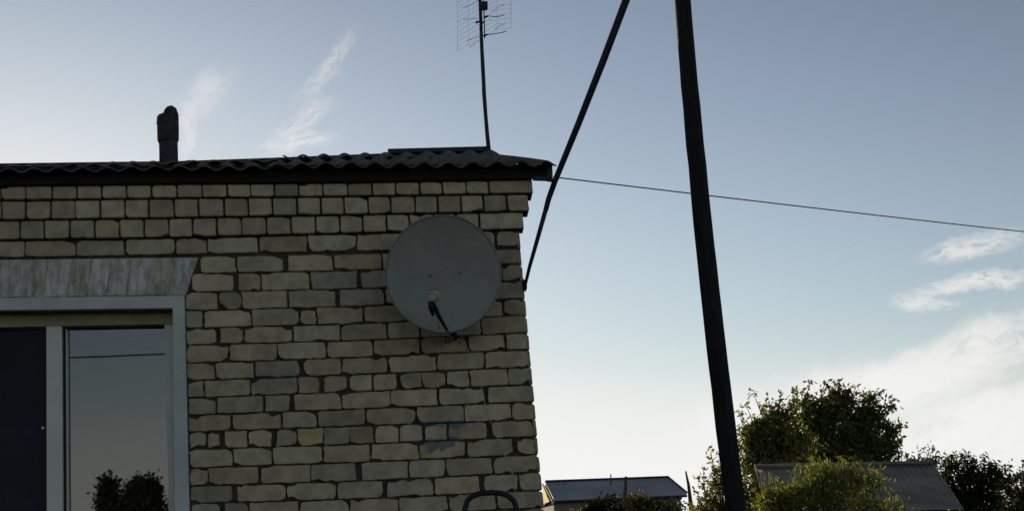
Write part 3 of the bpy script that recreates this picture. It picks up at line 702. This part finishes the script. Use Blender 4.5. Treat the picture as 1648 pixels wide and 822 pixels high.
# ------------------------------------------------------------------ distant house
M_farwall = mat('dusty_beige_wall', (.20,.18,.13), .9, .15, .6, .1)
M_fargable = mat('yellow_painted_boards', (.74,.60,.24), .85, .12, 1.2, .2, 6, .02, stretch=(4,4,.5))
M_farroof = mat('grey_sheet_roof', (.32,.32,.33), .7, .2, .35, .25, 4, .03)
M_trim = mat('dark_trim', (.02,.02,.05), .7, .2)
FY = 55.
e0, e1 = at(891,805,FY), at(1106,797,FY+1.5); e0.z = e1.z = (e0.z+e1.z)/2*1.0
e0 = at(891,805.5,FY); e1 = at(1105.5,796.2,FY+1.0)
bk = Vector((-.62,3.2,0))*1.0
r0_, r1_ = at(877.5,779.5,FY+3.6), at(1076.5,772.2,FY+4.6)
b0_, b1_ = e0+(r0_-e0)*2, e1+(r1_-e1)*2; b0_.z = e0.z; b1_.z = e1.z
fh = thing('distant_house', (e0.x, FY, 0), 'distant long house with grey pitched roof and yellow sunlit gable', 'house')
def flat(*pts): b = bmesh.new(); quad(b, *pts); return b
th = Vector((0,0,.12))
bm = bmesh.new(); ov = Vector((-.35,0,0))*0
hexa(bm, [e0,e1,r1_,r0_], [p+th for p in (e0,e1,r1_,r0_)]); hexa(bm, [r0_+Vector((0,.001,0)),r1_+Vector((0,.001,0)),b1_,b0_], [p+th for p in (r0_+Vector((0,.001,0)),r1_+Vector((0,.001,0)),b1_,b0_)])
frf = obj('roof', bm, M_farroof, fh)
bm = bmesh.new(); tube(bm, [r0_+th*1.2, r1_+th*1.2], .07, 6); tube(bm, [r1_+th*1.1, e1+th], .05, 6); tube(bm, [e0-th*.3, e1-th*.3], .05, 6); obj('trim', bm, M_trim, frf)
ins_ = Vector((0,.35,-.02))
def dn(p): return Vector((p.x, p.y, -.1))
w0_, w1_ = e0+ins_, e1+ins_+Vector((-.25,0,0)); w2_, w3_ = b1_-ins_, b0_-ins_
bm = bmesh.new()
for a, b in ((w0_,w1_),(w1_,w2_),(w2_,w3_),(w3_,w0_)): quad(bm, dn(a), dn(b), b, a)
obj('wall', bm, M_farwall, fh)
bm = bmesh.new(); g0, g1_, g2 = e0+Vector((-.05,0,0)), r0_+Vector((-.05,0,-.02)), b0_+Vector((-.05,0,0))
hexa(bm, [g0,g2,g1_], [p+Vector((.12,0,0)) for p in (g0,g2,g1_)]); obj('gable', bm, M_fargable, fh)
bm = bmesh.new(); tube(bm, [g0+Vector((-.08,0,-.03)), g1_+Vector((-.08,0,.05))], .045, 6); tube(bm, [g0+Vector((-.08,0,-.05)), g2+Vector((-.08,0,-.05))], .05, 6)
obj('verge_board', bm, M_trim, fh)
# thin uprights near the distant house
M_wood = mat('grey_bare_wood', (.075,.065,.045), .9, .3, 4, .4)
M_pale = mat('pale_barked_wood', (.24,.21,.13), .9, .3, 4, .4)
def stick(name, pts, Y, r, label, cat, group=None, m_=None):
    P = [at(x,y,Y) for x,y in pts]; b = Vector((P[0].x+(P[0].x-P[1].x)*.2, Y, -.1)); bm = bmesh.new()
    tube(bm, [b]+P, [r[0]]+[lerp(r[0], r[1], i/(len(P)-1)) for i in range(len(P))], 7, .15)
    return own(obj(name, bm, m_ or M_wood), (b.x, Y, 0), label, cat, group)
stick('antenna_mast', [(982.7,800),(983,762)], 58, (.05,.025), 'thin mast rising behind the distant roof ridge, left of the taller post', 'mast')
stick('wooden_post', [(1004,822),(1005.5,795),(1007.3,766)], 30, (.060,.030), 'tall grey post before the distant house', 'post')
stick('wooden_post', [(1012.5,822),(1013.5,795)], 30, (.050,.045), 'short grey post beside the tall one near the distant house', 'post')
stick('leaning_pole', [(1112,815),(1108,780),(1103.5,757.5)], 28, (.05,.018), 'thin leaning stick between the distant house and the trees', 'pole')
stick('roof_spike', [(908.5,800),(908.8,774)], 58, (.03,.02), 'tiny spike above the left end of the distant ridge', 'mast')
# ------------------------------------------------------------------ trees
def plant(name, label, cat, Y, blobs, n, leaf, col, base_x, trunk_r=.10, sprigs=(), group=None, depth=.8, cl=30, fluff=.16, droop=.3, seedv=1, gap=.28, thin=1.0, twig=.012):
    rs = random.Random(seedv); kx = Y/F
    bx = at(base_x, 800, Y).x; root = thing(name, (bx, Y, 0), label, cat, group)
    cb = bmesh.new(); tone = cb.loops.layers.float_color.new('tone'); tb = bmesh.new()
    cents = [(at(x,y,Y), rx*kx, ry*kx) for x,y,rx,ry in blobs]
    tot_ = sum(c[1]*c[2] for c in cents)
    def leafq(p, s_, tn):
        a = Vector((rs.gauss(0,1), rs.gauss(0,1), rs.gauss(0,1)-droop)).normalized(); b = a.orthogonal().normalized()
        b = (b*math.cos(t0:=rs.random()*6.28)+a.cross(b)*math.sin(t0)); s2 = s_*rs.uniform(.30,.55)*thin
        mid = p+a*s_*.5; vv = [cb.verts.new(q) for q in (p, mid+b*s2*.5, p+a*s_, mid-b*s2*.5)]
        f_ = cb.faces.new(vv)
        for lp in f_.loops: lp[tone] = tn
    def clump(c, rad, k):
        g = rs.uniform(.55,1.35); yel = rs.uniform(-.12,.25)
        for _ in range(k):
            p = c+Vector((rs.gauss(0,1),rs.gauss(0,1),rs.gauss(0,.8)))*rad*.6; g2 = g*rs.uniform(.75,1.25)
            leafq(p, leaf*rs.uniform(.6,1.25), (g2*(1+yel), g2, g2*(1-yel*.5), 1))
    for (c, rx, ry) in cents:
        m_ = max(3, int(n*rx*ry/tot_))
        for _ in range(m_):
            while True:
                v = Vector((rs.uniform(-1,1), rs.uniform(-1,1), rs.uniform(-1,1)))
                if .1 < v.length < 1: break
            if v.length < .5 and rs.random() < .4: v = v.normalized()*rs.uniform(.6,1)
            q = c+Vector((v.x*rx, v.y*rx*depth, v.z*ry))
            if q.z < .1: continue
            nn = noise.noise(q*(1.3/max(.3, rx)))
            if nn < -gap: continue
            clump(q, fluff*rs.uniform(.6,1.3), int(cl*rs.uniform(.5,1.3)))
    base = Vector((bx, Y, 0)); hub = cents[0][0]
    low = min(c[0].z-c[2] for c in cents)
    fork = Vector((lerp(bx, hub.x, .4), Y, max(.3, lerp(low, hub.z, .25))))
    tube(tb, [base-Vector((0,0,.1)), base.lerp(fork,.5)+Vector((.03,0,0)), fork], [trunk_r*1.2, trunk_r, trunk_r*.85], 9, .1)
    for (c, rx, ry) in cents:
        for _ in range(3):
            e = c+Vector((rs.uniform(-.7,.7)*rx, rs.uniform(-.5,.5)*rx, rs.uniform(.1,.8)*ry)); md = fork.lerp(e,.5)+Vector((rs.uniform(-.1,.1)*rx, 0, .1*ry))
            tube(tb, [fork, md, e], [trunk_r*.55, trunk_r*.28, twig*.5], 6)
    for (x, y, x2, y2, k) in sprigs:
        p, q = at(x,y,Y)+Vector((0,rs.uniform(-.3,.3)*0,0)), at(x2,y2,Y)
        tube(tb, [p, p.lerp(q,.6)+Vector((rs.uniform(-.03,.03),0,0)), q], [twig, twig*.6, twig*.3], 5)
        for i in range(k):
            t = i/max(1,k-1); clump(p.lerp(q, .25+.75*t), fluff*.55*(1.1 if t > .8 else .6), int(cl*(.55 if t > .8 else .22)))
    obj('crown', cb, leafmat(name+'_leaves', col), root); obj('trunk', tb, M_wood, root)
    return root
plant('leafy_tree', 'large dark leafy tree with ragged crown behind the slate roof', 'tree', 23,
  [(1345,700,62,48),(1395,705,46,44),(1300,725,70,36),(1405,658,22,20),(1345,655,34,30),(1375,728,60,26),(1430,718,18,22),(1310,672,30,32),(1290,740,60,22)], 1150, .105, (.080,.098,.034), 1330, .12, cl=26, fluff=.13, gap=.16, droop=.8,
  sprigs=[(1290,650,1305,612,4),(1320,645,1330,614,5),(1335,640,1349,615,6),(1340,650,1338,622,5),(1365,650,1376,622,5),(1385,660,1392,632,4),(1395,645,1418,629,5),(1405,655,1402,635,4),(1420,660,1436,650,4),(1425,690,1449,682,5),(1420,705,1446,694,5),(1425,672,1438,640,4),(1283,650,1279,624,4),(1300,660,1296,632,4)], seedv=3)
plant('olive_tree', 'lighter olive tree right against the pole, left of the dark crown', 'tree', 21,
  [(1250,695,40,36),(1225,715,32,34),(1210,735,26,30),(1270,720,40,34),(1235,745,50,22),(1260,670,22,20),(1215,690,20,22)], 620, .10, (.11,.128,.044), 1245, .06, cl=20, fluff=.13, gap=.10, droop=.8,
  sprigs=[(1232,680,1213,631,3),(1215,690,1200,652,3),(1252,675,1257,632,6),(1245,670,1243,645,5),(1268,665,1276,634,4),(1205,700,1190,662,4),(1232,670,1228,650,4),(1205,715,1188,690,4),(1275,660,1282,640,4)], seedv=31)
plant('thin_bush', 'yellowish thin bush left of the pole foot, beside the leaning stick', 'bush', 20,
  [(1160,800,34,28),(1140,812,26,16),(1158,765,16,22),(1190,790,30,30),(1215,800,30,30)], 230, .075, (.13,.135,.045), 1165, .04, cl=22, fluff=.10,
  sprigs=[(1152,775,1144,724,6),(1165,770,1170,735,4),(1140,800,1124,770,5),(1135,800,1132,752,4),(1130,815,1120,790,4),(1165,760,1156,728,4)], seedv=5)
plant('feathery_bush', 'bright olive feathery bush covering the left of the slate roof', 'bush', 12.5,
  [(1345,812,84,48),(1285,812,60,36),(1400,822,40,24),(1330,772,30,22),(1255,818,32,22),(1295,775,30,16),(1372,780,28,22),(1430,830,30,14),(1360,756,12,12),(1270,790,25,18),(1238,812,22,20)], 620, .075, (.125,.152,.042), 1330, .03, cl=22, fluff=.115, gap=.02, droop=-.9,
  sprigs=[(1320+a*9-60+30, 790, 1320+a*10-75+30+(a*37%11), 742+(a*53%17)+abs(a-7)*2.2, 5) for a in range(15)]+[(1400,810,1414,776,5),(1415,820,1432,792,5),(1255,800,1244,770,5),(1425,828,1446,806,4),(1240,810,1232,786,4)], seedv=8, twig=.004, thin=.5)
plant('pale_bush', 'small pale bush showing above the right of the slate ridge', 'bush', 30,
  [(1478,748,26,16),(1458,752,18,12),(1495,745,14,14)], 70, .11, (.085,.10,.045), 1475, .05, cl=16, sprigs=[(1480,745,1478,722,4),(1492,742,1495,718,4),(1465,748,1460,728,3),(1500,742,1507,726,3)], seedv=9)
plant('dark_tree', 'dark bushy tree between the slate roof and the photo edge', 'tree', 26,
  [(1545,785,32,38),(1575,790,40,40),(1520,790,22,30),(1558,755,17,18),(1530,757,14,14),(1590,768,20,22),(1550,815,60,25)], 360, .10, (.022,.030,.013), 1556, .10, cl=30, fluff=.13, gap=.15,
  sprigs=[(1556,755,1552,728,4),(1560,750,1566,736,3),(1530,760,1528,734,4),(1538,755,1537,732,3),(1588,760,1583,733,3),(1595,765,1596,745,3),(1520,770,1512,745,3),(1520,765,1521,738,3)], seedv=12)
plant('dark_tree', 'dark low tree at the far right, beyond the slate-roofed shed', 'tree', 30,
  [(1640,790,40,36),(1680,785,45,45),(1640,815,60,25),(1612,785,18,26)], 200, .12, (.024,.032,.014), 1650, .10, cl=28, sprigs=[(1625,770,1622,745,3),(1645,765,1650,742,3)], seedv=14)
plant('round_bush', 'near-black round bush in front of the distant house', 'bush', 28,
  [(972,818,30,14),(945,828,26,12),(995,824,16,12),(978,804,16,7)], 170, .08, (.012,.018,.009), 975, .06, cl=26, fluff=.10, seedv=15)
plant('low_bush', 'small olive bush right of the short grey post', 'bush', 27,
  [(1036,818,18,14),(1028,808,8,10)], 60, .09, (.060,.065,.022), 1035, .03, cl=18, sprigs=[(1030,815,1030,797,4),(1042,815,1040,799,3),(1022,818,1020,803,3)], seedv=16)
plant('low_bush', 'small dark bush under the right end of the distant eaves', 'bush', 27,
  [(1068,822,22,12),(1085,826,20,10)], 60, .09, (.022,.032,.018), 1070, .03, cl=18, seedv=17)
# trees behind the viewpoint, seen mirrored in the right window pane
def behind(name, label, x, y, h, rx, seedv, n=130):
    rs = random.Random(seedv); root = thing(name, (x, y, 0), label, name.split('_')[1], 'trees mirrored in the window pane' if name == 'garden_tree' else None)
    cb = bmesh.new(); tone = cb.loops.layers.float_color.new('tone'); tb = bmesh.new()
    for _ in range(n):
        t = rs.random(); zz_ = lerp(h*.15, h, t); r_ = rx*(1-t)**1.2*rs.random()**.5; a = rs.random()*6.28
        c = Vector((x+r_*math.cos(a), y+r_*math.sin(a), zz_)); g = rs.uniform(.6,1.3)
        for _ in range(34):
            p = c+Vector((rs.gauss(0,.16),rs.gauss(0,.16),rs.gauss(0,.22))); d = Vector((rs.gauss(0,1),rs.gauss(0,1),rs.gauss(0,1))).normalized(); s_ = rs.uniform(.15,.32); b = d.orthogonal().normalized()*s_*.3
            f_ = cb.faces.new([cb.verts.new(q) for q in (p, p+d*s_*.5+b, p+d*s_, p+d*s_*.5-b)])
            for lp in f_.loops: lp[tone] = (g,g,g,1)
    tube(tb, [(x,y,-.1),(x+.1,y,h*.4),(x,y,h*.9)], [.2,.15,.04], 8); obj('crown', cb, leafmat(name+'_leaves', (.035,.05,.02)), root); obj('trunk', tb, M_wood, root)
behind('garden_tree', 'tall tree mirrored at the left of the window pane', -10.3, -34, 4.15, 1.2, 21, 110)
behind('garden_tree', 'broad tree mirrored in the middle of the window pane', -8.8, -34, 4.0, 1.0, 22, 110)
behind('garden_bush', 'wide low bush mirrored along the bottom of the window pane', -9.0, -33, 3.95, 3.8, 24, 420)
behind('garden_tree', 'low tree mirrored at the right edge of the window pane', -7.6, -34, 3.8, 1.4, 23, 120)
bm = bmesh.new(); tube(bm, [(-40+80*i/40, -16, 6.45-.25*(1-((i-20)/20)**2)) for i in range(41)], .022, 6)
own(obj('street_wire', bm, M_mast), (-40,-16,6.45), 'dark overhead wire mirrored near the top of the window pane', 'wire')
# ------------------------------------------------------------------ slate-roofed shed
M_shed = mat('old_slate', (.225,.215,.175), .95, .3, 1.6, .5, 12, .02, spots=.4, spotcol=(.05,.05,.04))
M_shedw = mat('grey_shed_boards', (.10,.095,.08), .9, .3, 2, .4, stretch=(6,6,.5))
SY = 16.
sh = thing('slate_roofed_shed', (at(1400,820,SY).x, SY, 0), 'low shed with grey slate roof behind the olive bush', 'shed')
ea, eb = at(1235,828,SY), at(1551,817,SY+.3); ra_, rb2 = at(1215,752,SY+2.6), at(1503,745.5,SY+2.9)
bm = bmesh.new()
wavy(bm, ea, eb, ra_, rb2, .004, .085, .012, nv=6)
ha, hb = ra_+(ra_-ea), rb2+(rb2-eb); ha.z = ea.z; hb.z = eb.z
wavy(bm, ra_, rb2, ha, hb, .009, .085, .012, nv=2)
srf = obj('roof', bm, M_shed, sh)
bm = bmesh.new(); tube(bm, [ra_+Vector((0,0,.02)), rb2+Vector((0,0,.02))], .03, 8); obj('ridge_cap', bm, M_shed, srf)
bm = bmesh.new(); i2 = Vector((0,.25,-.05)); q0, q1, q2, q3 = ea+i2, eb+i2+Vector((-.15,0,0)), hb-Vector((.15,.25,.05)), ha-Vector((0,.25,.05))
for a, b in ((q0,q1),(q1,q2),(q2,q3),(q3,q0)): quad(bm, dn(a), dn(b), b, a)
f_ = bm.faces.new([bm.verts.new(p) for p in (q1, q2, rb2+Vector((-.15,0,-.04)))])
obj('wall', bm, M_shedw, sh)
# leaning stakes left of the shed
fe = thing('stake_fence', (at(1250,820,14).x, 14, 0), 'few pale leaning stakes between the pole and olive bush', 'fence')
for (x0_, y0_, x1_, y1_) in ((1238,830,1230,757),(1246,830,1238,758),(1253,830,1243,760),(1260,830,1249,768),(1232,830,1226,762)):
    bm = bmesh.new(); a, b = at(x0_,y0_,14), at(x1_,y1_,14); tube(bm, [Vector((a.x+.05,14,-.1)), a, b], [.022,.018,.012], 6, .2); obj('stake', bm, M_pale, fe)

GR = {'dark_tree':'dark trees at the right edge', 'low_bush':'low bushes before the distant house', 'wooden_post':'grey posts before the distant house'}
for o in list(bpy.data.objects):
    k = o.name.split('.')[0]
    if k in GR and o.parent is None: o['group'] = GR[k]
